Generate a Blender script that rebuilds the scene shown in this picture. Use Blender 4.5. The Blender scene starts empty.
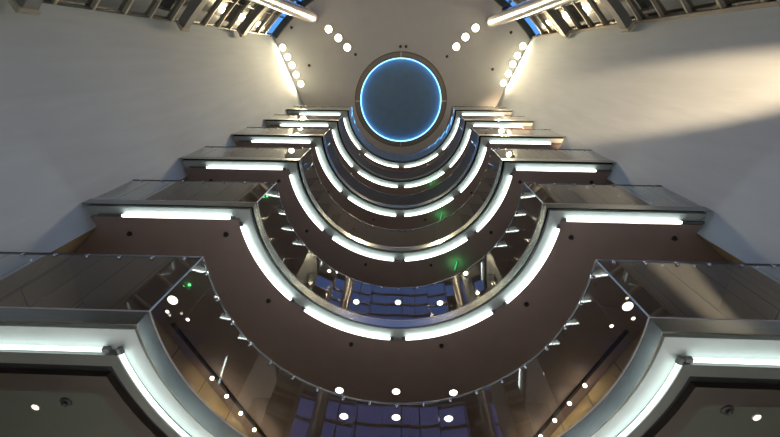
import bpy, math, random
from mathutils import Vector, Matrix
random.seed(7)
sc = bpy.context.scene
C = sc.collection
PI = math.pi
sin, cos, R = math.sin, math.cos, math.radians

# ------------------------------------------------------------------ materials
def mat(name):
    m = bpy.data.materials.new(name); m.use_nodes = True
    nt = m.node_tree; nt.nodes.clear()
    out = nt.nodes.new('ShaderNodeOutputMaterial')
    return m, nt, out
def N(nt, t, **kw):
    n = nt.nodes.new(t)
    for k, v in kw.items():
        if k in n.inputs.keys(): n.inputs[k].default_value = v
        else: setattr(n, k, v)
    return n
def surf(name, col, rough=.6, metal=0., var=.08, scale=3., bump=0., bscale=20., spec=.5, stretch=None, col2=None, coat=0.):
    m, nt, out = mat(name)
    b = N(nt, 'ShaderNodeBsdfPrincipled'); b.inputs['Roughness'].default_value = rough
    b.inputs['Metallic'].default_value = metal; b.inputs['Specular IOR Level'].default_value = spec
    b.inputs['Coat Weight'].default_value = coat; b.inputs['Coat Roughness'].default_value = .12
    tc = N(nt, 'ShaderNodeTexCoord')
    mp = N(nt, 'ShaderNodeMapping')
    if stretch: mp.inputs['Scale'].default_value = stretch
    nt.links.new(tc.outputs['Object'], mp.inputs['Vector'])
    no = N(nt, 'ShaderNodeTexNoise'); no.inputs['Scale'].default_value = scale; no.inputs['Detail'].default_value = 5
    nt.links.new(mp.outputs['Vector'], no.inputs['Vector'])
    r = N(nt, 'ShaderNodeValToRGB')
    c2 = col2 or [c*(1-var*2) for c in col]
    r.color_ramp.elements[0].position = .3; r.color_ramp.elements[1].position = .7
    r.color_ramp.elements[0].color = (*c2, 1); r.color_ramp.elements[1].color = (*col, 1)
    nt.links.new(no.outputs['Fac'], r.inputs['Fac']); nt.links.new(r.outputs['Color'], b.inputs['Base Color'])
    if bump:
        n2 = N(nt, 'ShaderNodeTexNoise'); n2.inputs['Scale'].default_value = bscale; n2.inputs['Detail'].default_value = 4
        nt.links.new(mp.outputs['Vector'], n2.inputs['Vector'])
        bp = N(nt, 'ShaderNodeBump'); bp.inputs['Strength'].default_value = bump; bp.inputs['Distance'].default_value = .02
        nt.links.new(n2.outputs['Fac'], bp.inputs['Height']); nt.links.new(bp.outputs['Normal'], b.inputs['Normal'])
    nt.links.new(b.outputs[0], out.inputs[0])
    return m
def emit(name, col, s):
    m, nt, out = mat(name)
    e = N(nt, 'ShaderNodeEmission'); e.inputs[0].default_value = (*col, 1); e.inputs[1].default_value = s
    nt.links.new(e.outputs[0], out.inputs[0]); return m
def glass(name, tint, ior, gtint=(1, 1, 1)):
    m, nt, out = mat(name)
    t = N(nt, 'ShaderNodeBsdfTransparent'); t.inputs[0].default_value = (*tint, 1)
    g = N(nt, 'ShaderNodeBsdfGlossy'); g.inputs['Roughness'].default_value = .0; g.inputs[0].default_value = (*gtint, 1)
    f = N(nt, 'ShaderNodeFresnel'); f.inputs['IOR'].default_value = ior
    ge = N(nt, 'ShaderNodeNewGeometry')
    inv = N(nt, 'ShaderNodeMath', operation='SUBTRACT'); inv.inputs[0].default_value = 1
    nt.links.new(ge.outputs['Backfacing'], inv.inputs[1])
    mu = N(nt, 'ShaderNodeMath', operation='MULTIPLY')
    nt.links.new(f.outputs[0], mu.inputs[0]); nt.links.new(inv.outputs[0], mu.inputs[1])
    mx = N(nt, 'ShaderNodeMixShader')
    nt.links.new(mu.outputs[0], mx.inputs[0]); nt.links.new(t.outputs[0], mx.inputs[1]); nt.links.new(g.outputs[0], mx.inputs[2])
    nt.links.new(mx.outputs[0], out.inputs[0]); return m
def panelled(name, col, line, pw, ph, rough=.3):
    """stone panels with thin joints, in object space: along x and z"""
    m, nt, out = mat(name)
    b = N(nt, 'ShaderNodeBsdfPrincipled'); b.inputs['Roughness'].default_value = rough
    tc = N(nt, 'ShaderNodeTexCoord'); mp = N(nt, 'ShaderNodeMapping')
    mp.inputs['Rotation'].default_value = (R(90), 0, 0)
    nt.links.new(tc.outputs['Object'], mp.inputs['Vector'])
    br = N(nt, 'ShaderNodeTexBrick'); br.offset = 0
    br.inputs['Color1'].default_value = (*col, 1); br.inputs['Color2'].default_value = (*[c*.9 for c in col], 1)
    br.inputs['Mortar'].default_value = (*line, 1); br.inputs['Scale'].default_value = 1
    br.inputs['Mortar Size'].default_value = .012; br.inputs['Brick Width'].default_value = pw; br.inputs['Row Height'].default_value = ph
    nt.links.new(mp.outputs['Vector'], br.inputs['Vector'])
    nt.links.new(br.outputs['Color'], b.inputs['Base Color'])
    nt.links.new(b.outputs[0], out.inputs[0]); return m

M = dict(
    wall=surf('grey_plaster', (.455, .52, .56), .75, var=.05, scale=1.2, bump=.35, bscale=2.2, spec=.2, stretch=(3, 3, .35)),
    ceil=surf('cream_ceiling_paint', (.77, .75, .73), .8, var=.02, scale=1.5, spec=.2),
    soffit=surf('brown_soffit_paint', (.34, .258, .235), .55, var=.04, scale=2, spec=.3),
    under=surf('olive_grey_panel', (.055, .06, .048), .6, var=.05, scale=2, spec=.3),
    border=surf('dark_brown_border', (.03, .023, .02), .5, var=.05),
    black=surf('black_gap', (.006, .006, .006), .9, var=.0),
    frame=surf('dark_grey_frame', (.09, .095, .09), .45, var=.04),
    cove=surf('white_cove_paint', (.42, .46, .45), .6, var=.02),
    lip=surf('brushed_steel_edge', (.36, .39, .39), .2, 1, var=.08, scale=4, stretch=(1, 1, 6)),
    steel=surf('polished_steel', (.60, .62, .66), .12, 1, var=.03),
    rail=surf('dark_steel_rail', (.16, .17, .18), .35, 1, var=.04),
    column=surf('silver_painted_steel', (.55, .54, .56), .26, .75, var=.03),
    beam=surf('grey_painted_steel', (.22, .22, .21), .5, .2, var=.05),
    node=surf('dark_blue_black_steel', (.03, .035, .05), .4, .4, var=.05),
    mullion=surf('dark_green_grey_aluminium', (.07, .085, .085), .4, .3, var=.05),
    trim=surf('pale_metal_trim', (.50, .46, .38), .45, .3, var=.05),
    socket=surf('grey_lamp_socket', (.16, .17, .17), .5, .3, var=.05),
    dark=surf('black_plastic', (.012, .012, .012), .5, var=.0),
    back=panelled('tan_stone_panels', (.46, .35, .21), (.10, .07, .045), 1.15, 1.3),
    ground=surf('pale_stone_floor', (.55, .53, .50), .35, var=.06, scale=2),
    slabtop=surf('pale_floor_finish', (.45, .42, .38), .6),
    domedisc=surf('blue_dome_paint', (.20, .33, .49), .8, var=.05, scale=2),
    ringtrim=surf('grey_green_ring', (.24, .22, .19), .6, var=.05),
    surround=surf('brown_dome_surround', (.46, .39, .32), .7, var=.02),
    pale=surf('white_bracket_paint', (.85, .86, .86), .5, var=0),
    edge=surf('pale_glass_edge', (.35, .5, .58), .15, 0, var=.02),
    tube=emit('tube_light', (.86, 1.0, .95), 5.4),
    tubelow=emit('dimmer_tube_light', (.86, 1.0, .95), 2.7),
    spot=emit('warm_spot', (1, .86, .60), 10.),
    down=emit('warm_downlight', (1, .88, .66), 4.),
    cyan=emit('cyan_led', (.14, .46, .9), 3.2),
    green=emit('green_sign', (.10, 1.0, .25), .32),
    gpanel=glass('balustrade_glass', (.84, .86, .85), 1.75),
    gdark=surf('dark_reflective_glass', (.02, .022, .024), .03, var=0, spec=1.0, coat=1.),
    gfac=glass('facade_glass', (.86, .9, .94), 1.45),
)

# ------------------------------------------------------------------ helpers
class MB:
    def __init__(s): s.v = []; s.f = []; s.sm = []
    def add(s, vs, fs, smooth=False):
        n = len(s.v); s.v += [tuple(v) for v in vs]
        for f in fs: s.f.append(tuple(i+n for i in f)); s.sm.append(smooth)
        return s
    def box(s, c, d, rot=None):
        rot = rot or Matrix.Identity(3)
        vs = [Vector(c) + rot @ Vector((sx*d[0]/2, sy*d[1]/2, sz*d[2]/2)) for sx in(-1, 1) for sy in(-1, 1) for sz in(-1, 1)]
        return s.add(vs, [(0, 1, 3, 2), (4, 6, 7, 5), (0, 4, 5, 1), (2, 3, 7, 6), (0, 2, 6, 4), (1, 5, 7, 3)])
    def bar(s, a, b, w, h, up=(0, 0, 1)):
        a, b = Vector(a), Vector(b); t = (b-a); L = t.length; t.normalize()
        u = Vector(up); x = t.cross(u).normalized(); z = x.cross(t)
        return s.box((a+b)/2, (w, L, h), Matrix((x, t, z)).transposed())
    def prism(s, poly, z0, z1):
        n = len(poly)
        a = sum(poly[i][0]*poly[(i+1) % n][1]-poly[(i+1) % n][0]*poly[i][1] for i in range(n))
        if a < 0: poly = poly[::-1]
        vs = [(x, y, z0) for x, y in poly]+[(x, y, z1) for x, y in poly]
        return s.add(vs, [tuple(range(n))[::-1], tuple(range(n, 2*n))]+[(i, (i+1) % n, (i+1) % n+n, i+n) for i in range(n)])
    def strip(s, p, q, z0, z1, smooth=False):
        """band between two plan polylines of equal length"""
        n = len(p)
        vs = [(x, y, z0) for x, y in p]+[(x, y, z0) for x, y in q]+[(x, y, z1) for x, y in p]+[(x, y, z1) for x, y in q]
        fs = []
        for i in range(n-1):
            j = i+1
            fs += [(i, j, n+j, n+i), (2*n+i, 3*n+i, 3*n+j, 2*n+j), (i, 2*n+i, 2*n+j, j), (n+i, n+j, 3*n+j, 3*n+i)]
        fs += [(0, n, 3*n, 2*n), (n-1, 3*n-1, 4*n-1, 2*n-1)]
        return s.add(vs, fs)
    def sheets(s, p, q, z0, z1):
        """the same band with smooth sides and sharp edges"""
        n = len(p)
        for (a, za), (b, zb) in (((p, z0), (q, z0)), ((q, z0), (q, z1)), ((q, z1), (p, z1)), ((p, z1), (p, z0))):
            k = 1
            for lo, hi in ((0, 2), (1, n-1), (n-2, n)):
                m = hi-lo
                vs = [(x, y, za) for x, y in a[lo:hi]]+[(x, y, zb) for x, y in b[lo:hi]]
                s.add(vs, [(i, i+1, m+i+1, m+i) for i in range(m-1)], True)
        s.add([(*p[0], z0), (*q[0], z0), (*q[0], z1), (*p[0], z1)], [(0, 1, 2, 3)])
        s.add([(*p[-1], z0), (*q[-1], z0), (*q[-1], z1), (*p[-1], z1)], [(3, 2, 1, 0)])
        return s
    def tube(s, pts, r, n=10, cap=True):
        pts = [Vector(p) for p in pts]; vs = []; fs = []
        for i, p in enumerate(pts):
            t = (pts[min(i+1, len(pts)-1)]-pts[max(i-1, 0)]).normalized()
            u = Vector((0, 0, 1)) if abs(t.z) < .9 else Vector((1, 0, 0))
            x = t.cross(u).normalized(); y = x.cross(t)
            for k in range(n):
                a = 2*PI*k/n; vs.append(p+x*r*cos(a)+y*r*sin(a))
        for i in range(len(pts)-1):
            for k in range(n):
                fs.append((i*n+k, (i+1)*n+k, (i+1)*n+(k+1) % n, i*n+(k+1) % n))
        s.add(vs, fs, True)
        if cap:
            m = len(pts)-1
            s.add(vs[:n], [tuple(range(n))]); s.add(vs[m*n:], [tuple(range(n))[::-1]])
        return s
    def lathe(s, prof, c=(0, 0, 0), n=24, smooth=True, rot=None):
        vs = []; fs = []
        rot = rot or Matrix.Identity(3)
        for r, z in prof:
            for k in range(n):
                vs.append(Vector(c)+rot @ Vector((r*cos(2*PI*k/n), r*sin(2*PI*k/n), z)))
        for i in range(len(prof)-1):
            for k in range(n): fs.append((i*n+k, i*n+(k+1) % n, (i+1)*n+(k+1) % n, (i+1)*n+k))
        s.add(vs, fs, smooth)
        return s
    def build(s, name, m, parent=None, loc=None):
        me = bpy.data.meshes.new(name); me.from_pydata(s.v, [], s.f); me.update()
        for p, q in zip(me.polygons, s.sm): p.use_smooth = q
        for mm in (m if isinstance(m, (list, tuple)) else [m]): me.materials.append(mm)
        o = bpy.data.objects.new(name, me); C.objects.link(o)
        if parent: o.parent = parent
        if loc: o.location = loc
        return o
def fixn(o):
    import bmesh
    bm = bmesh.new(); bm.from_mesh(o.data); bmesh.ops.remove_doubles(bm, verts=bm.verts, dist=1e-5)
    bmesh.ops.recalc_face_normals(bm, faces=bm.faces); bm.to_mesh(o.data); bm.free(); return o
def tag(o, label=None, cat=None, group=None, kind=None):
    if label: o['label'] = label
    if cat: o['category'] = cat
    if group: o['group'] = group
    if kind: o['kind'] = kind
    return o
def empty(name, loc, label=None, cat=None, group=None, kind=None, rz=0):
    o = bpy.data.objects.new(name, None); C.objects.link(o); o.location = loc; o.rotation_euler = (0, 0, rz)
    o.empty_display_size = .2
    return tag(o, label, cat, group, kind)
def copy_tree(o, parent=None):
    c = o.copy(); C.objects.link(c)
    if parent: c.parent = parent
    for ch in list(o.children): copy_tree(ch, c)
    return c

# ------------------------------------------------------------------ plan of the atrium
RB, YC, XC = 3.075, 2.95, .04                   # the round bay in the balconies
LEVELS = [5.02+4*i for i in range(6)]  # underside of each steel edge
ORD = ['lowest', 'second lowest', 'third lowest', 'fourth lowest', 'fifth lowest', 'topmost']
CEIL = 29.2
def xl(y): return -6.78+(y-2.9)*.371 if y < 3.45 else -6.575-(y-3.45)*1.09
def xr(y): return 6.53-(y-3.0)*.435 if y < 3.5 else 6.31+(y-3.5)*1.3
KS = [1.0]                            # how much of the depth d the straight arms take
def front(d, n=48):
    """plan line of the balcony edge moved back from the void by d"""
    k = KS[0]
    yl0, yl1 = 2.905+d*k, 2.962+d*k
    yr0, yr1 = 3.0+d*k, 2.945+d*k
    r = RB+d
    al = PI-math.asin((yl1-YC)/r); ar = math.asin((yr1-YC)/r)
    pts = [(xl(yl0)+.012, yl0)]
    for i in range(n+1):
        a = al+(ar-al)*i/n
        pts.append((XC+r*cos(a), YC+r*sin(a)))
    pts.append((xr(yr0)-.012, yr0))
    return pts
def arc(d, a0, a1, n):
    return [(XC+(RB+d)*cos(a0+(a1-a0)*i/n), YC+(RB+d)*sin(a0+(a1-a0)*i/n)) for i in range(n+1)]
BACKL = [(-7.5, 4.3), (-7.5, 5.7), (-5.9, 5.7), (-3.9, 10.1)]
BACKR = [(3.9, 10.1), (5.9, 5.7), (7.35, 5.7), (7.35, 4.3)]
# soffit outline behind the cove: front line, then around the corridor walls
def slab_poly(d):
    f = front(d)
    if d < .5: f = [(-6.56, 3.455)]+f+[(6.295, 3.505)]
    return f+[(7.335, 4.3), (7.335, 5.685), (5.89, 5.685), (3.89, 10.085), (-3.89, 10.085), (-5.89, 5.685), (-7.485, 5.685), (-7.485, 4.3)]

# ------------------------------------------------------------------ the setting
WF_L, WF_R = (-8.32, -1.25), (8.25, -0.95)
def wall(name, a, b, m, z0=0, z1=CEIL, t=.3, side=1):
    """a wall slab from a to b; its origin stands at a so that panel joints follow it"""
    a, b = Vector((*a, 0)), Vector((*b, 0)); L = (b-a).length
    mb = MB().box((L/2, side*t/2, (z0+z1)/2), (L, t, z1-z0))
    return mb, a, math.atan2((b-a).y, (b-a).x)
def put(name, seg, m):
    mb, a, rz = seg; o = mb.build(name, m); o.location = a; o.rotation_euler = (0, 0, rz); return o
tag(put('wall_left', wall('', WF_L, (-6.575, 3.45), 0, side=1), M['wall']), kind='structure')
tag(put('wall_right', wall('', WF_R, (6.31, 3.5), 0, side=-1), M['wall']), kind='structure')
bl = [(-6.575, 3.45), (-7.5, 4.3), (-7.5, 5.7), (-5.9, 5.7), (-3.9, 10.1), (3.9, 10.1), (5.9, 5.7), (7.35, 5.7), (7.35, 4.3), (6.31, 3.5)]
names = ['wall_return_left', 'wall_side_left', 'wall_recess_left', 'wall_corridor_left', 'wall_back', 'wall_corridor_right', 'wall_recess_right', 'wall_side_right', 'wall_return_right']
for i, nm in enumerate(names):
    tag(put(nm, wall('', bl[i], bl[i+1], 0, side=1), M['back']), kind='structure')

FC, FR = (0., 5.9), 10.95             # curved glass front behind the viewpoint
fa0 = math.atan2(WF_L[1]-FC[1], WF_L[0]-FC[0]); fa1 = math.atan2(WF_R[1]-FC[1], WF_R[0]-FC[0])
if fa0 > 0: fa0 -= 2*PI
if fa1 > 0: fa1 -= 2*PI
def farc(r, a0=None, a1=None, n=40):
    a0 = fa0 if a0 is None else a0; a1 = fa1 if a1 is None else a1
    return [(FC[0]+r*cos(a0+(a1-a0)*i/n), FC[1]+r*sin(a0+(a1-a0)*i/n)) for i in range(n+1)]
fl = fixn(MB().prism(farc(11.3)+bl[::-1], -.3, 0).build('floor', M['ground'])); tag(fl, kind='structure')
cl = fixn(MB().prism(farc(10.62)+[(8.35, -.85), (6.55, 3.45)]+bl[::-1][1:-1]+[(-6.8, 3.4), (-8.42, -1.15)], CEIL, CEIL+.4).build('ceiling', M['ceil'])); tag(cl, kind='structure')
tb = fixn(MB().strip(farc(10.62), farc(10.98), CEIL-.22, CEIL+.4).build('trim_1', M['mullion'])); tag(tb, kind='structure')
for k, (w, s) in enumerate(((WF_L, -1), (WF_R, 1))):
    d = Vector((w[0]-s*6.7, w[1]-2.95)).normalized()
    o = MB().prism([(w[0]-s*.05, w[1]), (w[0]-s*.05+d.x*.1, w[1]+d.y*.1), (w[0]+s*.5, w[1]+d.y*.1+.1), (w[0]+s*.5, w[1]+.1)], 0, CEIL-.2).build('trim_%d' % (k+2), M['trim'])
    fixn(o); tag(o, kind='structure')
win = empty('window_1', (0, FC[1]-FR, 0), kind='structure')
NB = 14
pt = farc(FR, n=NB)
off = Vector(win.location)
def wbuild(mb, nm, m):
    o = mb.build(nm, m); o.parent = win; o.matrix_parent_inverse = Matrix.Translation(-off); return o
pan = MB()
dpan = MB()
for i in range(NB):
    if i in (0, 1, NB-2, NB-1):
        dpan.bar((*pt[i], 13.65), (*pt[i+1], 13.65), .02, 27.3)
        pan.bar((*pt[i], 28.25), (*pt[i+1], 28.25), .02, 1.9)
    else:
        pan.bar((*pt[i], CEIL/2), (*pt[i+1], CEIL/2), .02, CEIL-.2)
wbuild(pan, 'pane', M['gfac'])
wbuild(dpan, 'dark_pane', M['gdark'])['label'] = 'dark reflective glass beside the wall'
for i in range(NB+1):
    a = fa0+(fa1-fa0)*i/NB
    p0 = Vector((FC[0]+(FR-.10)*cos(a), FC[1]+(FR-.10)*sin(a), 0)); p1 = p0+Vector((cos(a), sin(a), 0))*.2
    mid = (p0+p1)/2; rot = Matrix.Rotation(a, 3, 'Z')
    wbuild(MB().box((mid.x, mid.y, (CEIL-.5)/2), (.16, .06, CEIL-.5), rot), 'mullion', M['mullion'])
TZ = [1.3*k for k in range(1, 22)]
for z in TZ:
    wbuild(MB().strip(farc(FR-.12, n=28), farc(FR+.05, n=28), z-.04, z+.04), 'transom', M['trim'])

# ------------------------------------------------------------------ balconies
def arc_deg(a): return R(a)
for li, Z in enumerate(LEVELS):
    w = ORD[li]; KS[0] = .80 if li else 1.2
    b = empty('balcony', (0, YC+RB, Z), f'{w} curved balcony with brushed steel edge and ' + ('olive grey underside' if li == 0 else 'brown underside'), 'balcony', 'balconies stacked around the void')
    inv = Matrix.Translation(-Vector(b.location))
    def part(mb, nm, m, lab=None, fix=True):
        o = mb.build(nm, m, b); o.matrix_parent_inverse = inv
        if fix: fixn(o)
        if lab: o['label'] = lab
        return o
    sof = M['under'] if li == 0 else M['soffit']
    part(MB().sheets(front(0), front(.016), Z, Z+.25), 'steel_edge', M['lip'], 'brushed steel edge band', False)
    part(MB().strip(front(.016), front(.125), Z+.19, Z+.25), 'shadow_gap', M['black'])
    part(MB().strip(front(.125), front(.385), Z+.09, Z+.25), 'light_trough', M['cove'], 'white painted light trough')
    part(MB().prism(slab_poly(.0), Z+.25, Z+.28), 'floor_finish', M['slabtop'])
    if li == 0:
        part(MB().strip(front(.385), front(.53), Z-.015, Z+.25), 'trough_frame', M['frame'])
        part(MB().strip(front(.53), front(.66), Z+.06, Z+.25), 'recess', M['black'])
        part(MB().strip(front(.66), front(.90), Z-.03, Z+.25), 'soffit_border', M['border'])
        part(MB().prism(slab_poly(.90), Z-.03, Z+.25), 'soffit', sof, 'olive grey underside')
    else:
        part(MB().prism(slab_poly(.385), Z-.015, Z+.25), 'soffit', sof)
    # -------- the glass railing of this level
    r = empty('glass_railing', (0, YC+RB-.03, Z+.285), f'frameless glass railing with dark handrail on the {w} balcony', 'railing', 'glass railings along the balconies')
    inv2 = Matrix.Translation(-Vector(r.location))
    f = front(.028, 96)
    segs = []
    def straight(a, b, n):
        for i in range(n):
            segs.append((Vector(a).lerp(Vector(b), i/n), Vector(a).lerp(Vector(b), (i+1)/n)))
    straight(f[0], f[1], 7)
    a0 = math.atan2(f[1][1]-YC, f[1][0]-XC) % (2*PI); a1 = math.atan2(f[-2][1]-YC, f[-2][0]-XC)
    NP = 19; rr = RB+.028
    for i in range(NP):
        t0 = a0+(a1-a0)*i/NP; t1 = a0+(a1-a0)*(i+1)/NP
        segs.append((Vector((XC+rr*cos(t0), YC+rr*sin(t0))), Vector((XC+rr*cos(t1), YC+rr*sin(t1)))))
    straight(f[-2], f[-1], 7)
    zt, zb = Z+1.74, Z+.285
    for (p, q) in segs:
        d = (q-p).normalized()*.004
        p, q = p+d, q-d
        o = MB().bar((p.x, p.y, (zt+zb)/2), (q.x, q.y, (zt+zb)/2), .014, zt-zb).build('glass_panel', M['gpanel'], r)
        o.matrix_parent_inverse = inv2
    def rpart(mb, nm, m, lab=None):
        o = mb.build(nm, m, r); o.matrix_parent_inverse = inv2
        if lab: o['label'] = lab
    rpart(MB().tube([(x, y, zt+.015) for x, y in [front(.028)[0]]+front(.028)[1:-1]+[front(.028)[-1]]], .021, 8), 'handrail', M['rail'])
    for (p, q) in segs:
        c = (p+q)/2; t = (q-p).normalized(); nrm = Vector((t.y, -t.x))  # towards the void
        if nrm.dot(Vector((0, YC-1))-c) < 0: nrm = -nrm
        rot = Matrix.Rotation(math.atan2(nrm.y, nrm.x), 3, 'Z')
        mb = MB().lathe([(0, -.0), (.026, 0), (.030, .006), (.030, .022), (.024, .032), (0, .034)], (c.x+nrm.x*.007, c.y+nrm.y*.007, zt-.06), 10, True, rot @ Matrix.Rotation(PI/2, 3, 'Y'))
        mb.box((c.x+nrm.x*.012, c.y+nrm.y*.012, zt-.025), (.012, .03, .07), rot)
        rpart(mb, 'clamp', M['steel'], None)
    for k in (1, -2):
        x, y = f[k]
        rpart(MB().tube([(x, y-.012, zb), (x, y-.012, zt)], .013, 8), 'corner_edge', M['edge'], 'pale blue green glass edge')

# ------------------------------------------------------------------ tube lights in the troughs
SIDE = lambda s: 'left' if s < 0 else 'right'
def cove_light(pts, zz, tm, label, group, box=None):
    """pts: plan points of the tube"""
    mid = pts[len(pts)//2]
    t = empty('tube_light', (*mid, zz), label, 'light', group)
    inv = Matrix.Translation(-Vector(t.location))
    def p(mb, nm, m):
        o = mb.build(nm, m, t); o.matrix_parent_inverse = inv
    p(MB().tube([(x, y, zz) for x, y in pts], .026, 10), 'tube', tm)
    for (a, b) in ((pts[0], pts[1]), (pts[-1], pts[-2])):
        d = (Vector(a)-Vector(b)).normalized()
        e = Vector(a)+d*.09
        p(MB().bar((a[0], a[1], zz+.012), (e.x, e.y, zz+.012), .05, .06), 'socket', M['socket'])
    if box:
        p(MB().bar((box[0][0], box[0][1], zz+.015), (box[1][0], box[1][1], zz+.012), .05, .06), 'ballast_box', M['socket'])
DT = .355
arcs = [(172, 137, 'left end of its curve'), (130, 93.2, 'left of its curve middle'), (86.8, 50, 'right of its curve middle'), (43, 8, 'right end of its curve')]
for li, Z in enumerate(LEVELS):
    zz = Z+.014; w = ORD[li]
    for s in (-1, 1):
        y0 = 2.935+DT; xa, xb = (3.58, 5.95)
        yy = lambda x: (2.935+(x-3.1)/3.6*(-.05 if s < 0 else .06))+(.022 if s < 0 else .005)+(DT-.01)*(.80 if li else 1.2)
        pts = [(s*x, yy(x)) for x in (xa, (xa+xb)/2, xb)]
        cove_light(pts, zz, M['tube' if li else 'tubelow'], f'straight white tube light under the {SIDE(s)} arm of the {w} balcony', 'straight tube lights', ((s*(xb+.1), yy(xb+.1)), (s*6.48, yy(6.48))) if li else None)
    for a, c, ph in arcs:
        if li == 0 and 60 < (a+c)/2 < 120: continue
        cove_light(arc(DT, R(a), R(c), 20), zz, M['tube' if li else 'tubelow'], f'curved tube light under the {w} balcony, {ph}', 'curved tube lights')

# ------------------------------------------------------------------ fittings in the undersides
def lamp(name, e, loc, col, shape=None, spot=None, blend=.5, rad=.05, aim=None, parent=None):
    l = bpy.data.lights.new(name, 'SPOT' if spot else 'POINT'); l.energy = e; l.color = col; l.shadow_soft_size = rad
    if spot: l.spot_size = spot; l.spot_blend = blend
    o = bpy.data.objects.new(name, l); C.objects.link(o); o.location = loc
    if aim is not None:
        o.rotation_euler = (Vector(aim)-Vector(loc)).to_track_quat('-Z', 'Y').to_euler()
    if parent: o.parent = parent; o.matrix_parent_inverse = parent.matrix_world.inverted()
    return o
def downlight(x, y, z, r, label, group, m='down'):
    o = empty('downlight', (x, y, z), label, 'light', group)
    MB().lathe([(r*1.25, -.002), (r*1.25, -.012), (r, -.014), (r, -.002)], n=20).build('trim_ring', M['trim'], o)
    MB().lathe([(r, -.004), (r*.6, -.009), (0.0001, -.011)], n=20).build('lens', M[m], o)
    return o
def sprinkler(x, y, z, label, group='sprinklers in the undersides', r=.055):
    o = empty('sprinkler', (x, y, z), label, 'sprinkler', group)
    MB().lathe([(.0001, -.002), (r, -.002), (r, -.012), (r*.5, -.02), (.0001, -.02)], n=14).build('mount_plate', M['dark'], o)
    MB().lathe([(r*.3, -.015), (r*.3, -.05), (r*.75, -.055), (r*.75, -.062), (.0001, -.064)], n=10).build('nozzle', M['dark'], o)
    return o
FLOORN = ORD
def where(x, y): return ('left ' if x < 0 else 'right ')
SPR = [(-5.87, 3.61, 'by the wall'), (-3.72, 3.61, 'at the bay corner'), (-2.99, 5.31, 'beside the bay'), (-1.10, 6.53, 'behind the bay')]
for li in (1, 2, 3):
    zs = LEVELS[li]-.015
    for s in (1, -1):
        for x, y, ph in SPR:
            if li == 3 and ph != 'behind the bay' and ph != 'beside the bay': continue
            sprinkler(x*s, y, zs, f'black sprinkler under the {ORD[li]} balcony, {SIDE(x*s)} half, {ph}')
for li in (1, 2, 3):
    zs = LEVELS[li]-.015
    for k, x in enumerate((-1.47, 0, 1.47)):
        pos = ('left', 'middle', 'right')[k]
        downlight(x, 8.03, zs, .10, f'round downlight, {pos} one of the front three under the {ORD[li]} balcony', 'front row downlights')
        if li == 1:
            downlight(x*.95, 8.94, zs, .11, f'round downlight, {pos} one of the rear three under the {ORD[li]} balcony', 'rear row downlights')
    for s in (-1, 1):
        if li == 1: downlight(s*5.28, 5.33, zs, .12, f'large round downlight under the {SIDE(s)} end of the {ORD[li]} balcony', 'large corridor downlights')
zs = LEVELS[1]-.015
for s in (-1, 1):
    for x, y, ph in ((5.66, 6.0, 'outer'), (5.15, 6.24, 'inner')):
        pass
    for x, y, ph in ((5.6, 5.98, 'nearer the wall'), (5.15, 6.2, 'nearer the track')):
        if abs(x) > 5.7: continue
        downlight(s*(x-.12), y-.32, zs, .045, f'tiny downlight under the {SIDE(s)} side of the second lowest balcony, {ph}', 'tiny corridor downlights')
for s, x, y in ((-1, -2.35, 6.8), (1, 3.19, 7.6), (1, 2.74, 7.6)):
    downlight(x, y, LEVELS[2]-.015, .06, f'small downlight under the third lowest balcony on the {SIDE(s)} side' + (' nearer the middle' if x == 2.74 else ''), 'small corridor downlights')
z1 = LEVELS[0]-.03
for s, x, y in ((-1, -4.72, 4.30), (1, 4.56, 4.2)):
    downlight(x, y, z1, .045, f'small bright downlight in the olive underside of the lowest balcony, {SIDE(s)} side', 'downlights of the lowest underside')
for s, x, y in ((-1, -4.27, 4.2), (1, 4.17, 4.09)):
    o = empty('speaker', (x, y, z1), f'small black speaker fitting beside the downlight under the lowest balcony, {SIDE(s)} side', 'speaker', 'black fittings of the lowest underside')
    MB().lathe([(.0001, -.002), (.075, -.002), (.08, -.01), (.06, -.02), (.0001, -.02)], n=18).build('mount_plate', M['dark'], o)
    MB().lathe([(.03, -.015), (.035, -.05), (.02, -.065), (.0001, -.066)], n=12).build('nozzle', M['dark'], o)

for k in range(6):  # added downlights out of view; their floor bounce brightens undersides and walls
    a = R(45+18*k)
    x, y = XC+4.6*cos(a), YC+4.6*sin(a)
    o = downlight(x, y, z1, .10, f'added unseen downlight under the round bay of the lowest balcony, number {("one", "two", "three", "four", "five", "six")[k]} from the right', 'added fill downlights')
    lamp('added_fill_lamp', 570, (x, y, z1-.03), (.88, .95, 1), spot=R(140), blend=.8, rad=.1, aim=(x*.8, y-.8, 0))
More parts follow.
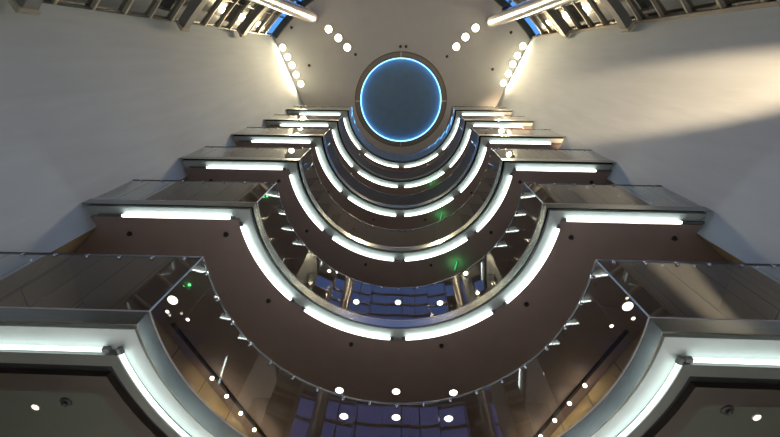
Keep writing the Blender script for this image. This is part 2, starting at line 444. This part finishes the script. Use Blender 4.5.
# track lights washing the tan wall panels under the second balcony
for s in (-1, 1):
    a, b2 = (Vector((-5.42, 5.98, zs-.03)), Vector((-3.55, 9.95, zs-.03)))
    if s > 0: a, b2 = Vector((5.52, 5.98, zs-.03)), Vector((3.45, 9.95, zs-.03))
    if s > 0: a.x = 5.40; b2.x = 3.55
    t = empty('track_light', (*((a+b2)/2).xy, zs), f'black ceiling track with a row of spotlights along the {SIDE(s)} tan wall', 'light', 'spotlight tracks')
    inv = Matrix.Translation(-Vector(t.location))
    def tp(mb, nm, m, par=None):
        o = mb.build(nm, m, par or t)
        if par is None: o.matrix_parent_inverse = inv
        else: o.matrix_parent_inverse = Matrix.Identity(4)
        return o
    tp(MB().bar(a, b2, .07, .06), 'track', M['dark'])
    dirn = (b2-a).normalized(); side = Vector((s*dirn.y*s, -dirn.x, 0))
    side = Vector((s*abs(dirn.y), abs(dirn.x), 0)).normalized()
    for k in range(5):
        c = a.lerp(b2, (.40, .55, .70, .85, .985)[k])
        h = tp(MB().lathe([(.0001, -.03), (.035, -.03), (.045, -.075), (.04, -.08), (.0001, -.08)], c, 14), 'spot_head', M['dark'])
        o = MB().lathe([(.0001, -.082), (.03, -.085), (.046, -.11), (.04, -.14), (.02, -.155), (.0001, -.158)], c, 14).build('bulb', M['spot'], h)
        lamp('track_bulb_lamp', 15, c+Vector((0, 0, -.12)), (1, .80, .52), rad=.045)

# green exit signs
for li, x, y in ((2, 1.92, 6.42), (3, 1.78, 6.3), (4, 1.62, 6.05)):
    zc = LEVELS[li]-.015
    o = empty('exit_sign', (x, y, zc), f'small glowing green exit sign hanging under the {ORD[li]} balcony', 'sign', 'green exit signs', rz=R(12))
    MB().box((0, 0, -.075), (.02, .02, .14)).build('hanger', M['dark'], o)
    MB().box((0, 0, -.22), (.035, .34, .18)).build('housing', M['socket'], o)
    g = MB(); g.box((.019, 0, -.22), (.003, .32, .16)); g.box((-.019, 0, -.22), (.003, .32, .16))
    g.build('lit_face', M['green'], o)
    lamp('exit_sign_lamp', .5, (x-.09, y, zc-.2), (.15, 1, .3), rad=.05); lamp('exit_sign_lamp', .5, (x+.09, y, zc-.2), (.15, 1, .3), rad=.05)

# ------------------------------------------------------------------ ceiling fittings
dl = empty('dome_light', (-.035, 2.89, CEIL), 'large round blue ceiling dome with glowing cyan rim', 'dome light')
MB().lathe([(0.0001, -.02), (1.2, -.02), (2.2, -.022), (2.74, -.03)], n=96).build('disc', M['domedisc'], dl)
MB().lathe([(2.685, -.06), (2.67, -.10), (2.685, -.15), (2.72, -.17), (2.72, -.05)], n=96).build('glow_ring', M['cyan'], dl)['label'] = 'glowing cyan rim'
MB().lathe([(2.725, -.02), (2.725, -.175), (2.77, -.175), (2.77, -.02)], n=96).build('inner_trim', M['ringtrim'], dl)
MB().lathe([(2.775, -.012), (3.05, -.012)], n=96).build('surround', M['surround'], dl)
MB().lathe([(3.05, -.02), (3.05, -.035), (3.11, -.035), (3.11, -.02)], n=96).build('outer_trim', M['ringtrim'], dl)
for k in range(4):
    a = k*PI/2
    MB().box((cos(a)*2.92, sin(a)*2.92, -.055), (.30, .09, .10), Matrix.Rotation(a, 3, 'Z')).build('mount_bracket', M['pale'], dl)
WARM = (1, .78, .47)
for s in (-1, 1):
    P = [(4.67, -1.55), (4.07, -1.03), (3.52, -.47)]
    for k, (x, y) in enumerate(P):
        downlight(s*x, y, CEIL, .22, f'bright round ceiling spotlight, {("outer", "middle", "inner")[k]} of the {SIDE(s)} row of three', 'ceiling spotlights', 'spot')
        lamp('ceiling_spot_lamp', 520, (s*x, y, CEIL-.06), WARM, spot=R(150), blend=1, rad=.16, aim=(s*x, y, 0))
    W = [(7.75, -.48), (7.48, .08), (7.24, .60), (7.02, 1.18), (6.76, 1.76)]
    for k, (x, y) in enumerate(W):
        downlight(s*x, y, CEIL, .20, f'warm wall washing ceiling spot beside the {SIDE(s)} wall, {("first", "second", "third", "fourth", "fifth")[k]} from the glass front', 'wall washing spots', 'spot')
        lamp('wall_wash_lamp', (55, 85, 115, 150, 150)[k], (s*(x-.06), y, CEIL-.06), WARM, spot=R(150), blend=1, rad=.12, aim=(s*(x+.8), y-.1, CEIL-6))
for x, y in ((-.07, -.5), (.29, -.5), (-3.0, -.04), (2.95, .11), (-6.1, .61), (5.96, .90), (6.92, -1.28), (-7.05, -1.66)):
    o = empty('detector', (x, y, CEIL), {(-.07): 'small dark ceiling detector in front of the dome, left one of the pair', .29: 'small dark ceiling detector in front of the dome, right one of the pair',
        -3.0: 'small dark detector beside the left inner spotlight', 2.95: 'small dark detector beside the right inner spotlight', -6.1: 'small dark detector between dome and left wall spots',
        5.96: 'small dark detector between dome and right wall spots', 6.92: 'small dark detector by the right column head', -7.05: 'small dark detector by the left column head'}[x], 'detector', 'small ceiling detectors')
    MB().lathe([(.0001, .01), (.09, .01), (.09, -.03), (.06, -.06), (.0001, -.06)], n=16).build('base', M['dark'], o)
    MB().lathe([(.03, -.055), (.03, -.085), (.0001, -.09)], n=10).build('sensor', M['socket'], o)

# ------------------------------------------------------------------ columns and ring beams at the glass front
for s in (-1, 1):
    cx, cy = (-5.6, -2.22) if s < 0 else (5.62, -1.9)
    o = empty('steel_column', (cx, cy, 0), f'tall round silver column in front of the glass, {SIDE(s)} one', 'column', 'columns at the glass front')
    MB().tube([(0, 0, 0), (0, 0, CEIL)], .32, 32).build('shaft', M['column'], o)
    MB().lathe([(.32, 0), (.46, 0), (.46, .05), (.32, .08)], n=28).build('base_plate', M['beam'], o)
    d = (Vector((cx, cy))-Vector(FC)).normalized()
    for z in (14.2, 20.7, 27.2):
        a = MB().bar((d.x*.3, d.y*.3, z), (d.x*1.15, d.y*1.15, z), .07, .07).build('strut', M['node'], o)
        e = MB().lathe([(.0001, -.2), (.12, -.17), (.2, -.07), (.2, .07), (.12, .17), (.0001, .2)], (d.x*.62, d.y*.62, z), 16).build('joint', M['node'], a)
for k, z in enumerate((4.1, 10.45, 17.0, 22.7)):
    rb = 10.50
    o = empty('ring_beam', (0, FC[1]-rb, z), f'curved grey steel beam following the glass front, {("lowest", "lower", "middle", "upper")[k]} one', 'beam', 'curved beams at the glass front')
    inv = Matrix.Translation(-Vector(o.location))
    ext = .012
    f0 = farc(rb-.14, fa0+.012, fa1-.012, 36); f1 = farc(rb+.14, fa0+.012, fa1-.012, 36)
    q = fixn(MB().strip(f0, f1, z-.2, z+.2).build('beam', M['beam'], o)); q.matrix_parent_inverse = inv
    for p, pp, w in ((f0[0], f1[0], WF_L), (f0[-1], f1[-1], WF_R)):
        m_ = (Vector(p)+Vector(pp))/2
        s = -1 if m_.x < 0 else 1
        q = MB().box((m_.x+s*.02, m_.y+.02, z), (.10, .34, .55), Matrix.Rotation(math.atan2(2.95-w[1], s*6.65-w[0])-PI/2, 3, 'Z')).build('end_plate', M['trim'], o); q.matrix_parent_inverse = inv
        for dz in (-.33, .33):
            pass
# ------------------------------------------------------------------ light
up = empty('floodlight', (6.85, -1.95, 0), 'floodlight on the floor by the glass front, aimed up along the wall', 'light')
aim = Vector((7.20, 1.45, 14.5)); src = Vector((6.85, -1.95, .45))
dd = (aim-src).normalized(); rot = dd.to_track_quat('Z', 'Y').to_matrix()
MB().lathe([(.0001, -.12), (.10, -.12), (.14, .1), (.13, .1)], (0, 0, .32), 18, True, rot).build('housing', M['dark'], up)
MB().box((0, 0, .012), (.3, .3, .024)).box((0, 0, .11), (.06, .06, .2)).build('stand', M['dark'], up)
lamp('floodlight_lamp', 24000, src+dd*.1, (1, .70, .42), spot=R(12.6), blend=.75, rad=.06, aim=aim)

world = bpy.data.worlds.new('dusk'); sc.world = world; world.use_nodes = True
nt = world.node_tree; nt.nodes.clear()
wo = nt.nodes.new('ShaderNodeOutputWorld'); bg = nt.nodes.new('ShaderNodeBackground')
tc = nt.nodes.new('ShaderNodeTexCoord'); sx = nt.nodes.new('ShaderNodeSeparateXYZ'); rp = nt.nodes.new('ShaderNodeValToRGB')
nt.links.new(tc.outputs['Generated'], sx.inputs[0]); nt.links.new(sx.outputs['Z'], rp.inputs[0])
E_ = rp.color_ramp.elements
E_[0].position = 0; E_[0].color = (.05, .05, .07, 1)
E_[1].position = 1; E_[1].color = (.10, .42, 1, 1)
e = rp.color_ramp.elements.new(.05); e.color = (.20, .19, .36, 1)
e = rp.color_ramp.elements.new(.75); e.color = (.20, .23, .60, 1)
nt.links.new(rp.outputs[0], bg.inputs[0]); bg.inputs[1].default_value = .85
nt.links.new(bg.outputs[0], wo.inputs[0])

# ------------------------------------------------------------------ camera
B = [[0.9994935229175302, 0.005259535484877828, 0.03138526616723071], [0.007065389119801522, 0.9249562339989845, -0.38000795447332614], [-0.03102866291818576, 0.3800372382713291, 0.9244506041993864]]
cam = bpy.data.cameras.new('camera'); co = bpy.data.objects.new('camera', cam); C.objects.link(co)
cam.sensor_width = 36; cam.lens = 397.93/780*36; cam.clip_start = .05; cam.clip_end = 300
r_, d_, f_ = [Vector(v) for v in B]
co.matrix_world = Matrix.Translation((.13, 0, 1.2)) @ Matrix((r_, -d_, -f_)).transposed().to_4x4()
sc.camera = co
vs = sc.view_settings; sc.display_settings.display_device = 'sRGB'
vs.view_transform = 'Standard'; vs.look = 'None'; vs.gamma = 1; vs.exposure = 1.0; vs.use_curve_mapping = False
cy = sc.cycles
cy.max_bounces = 10; cy.transparent_max_bounces = 24; cy.glossy_bounces = 5; cy.diffuse_bounces = 4
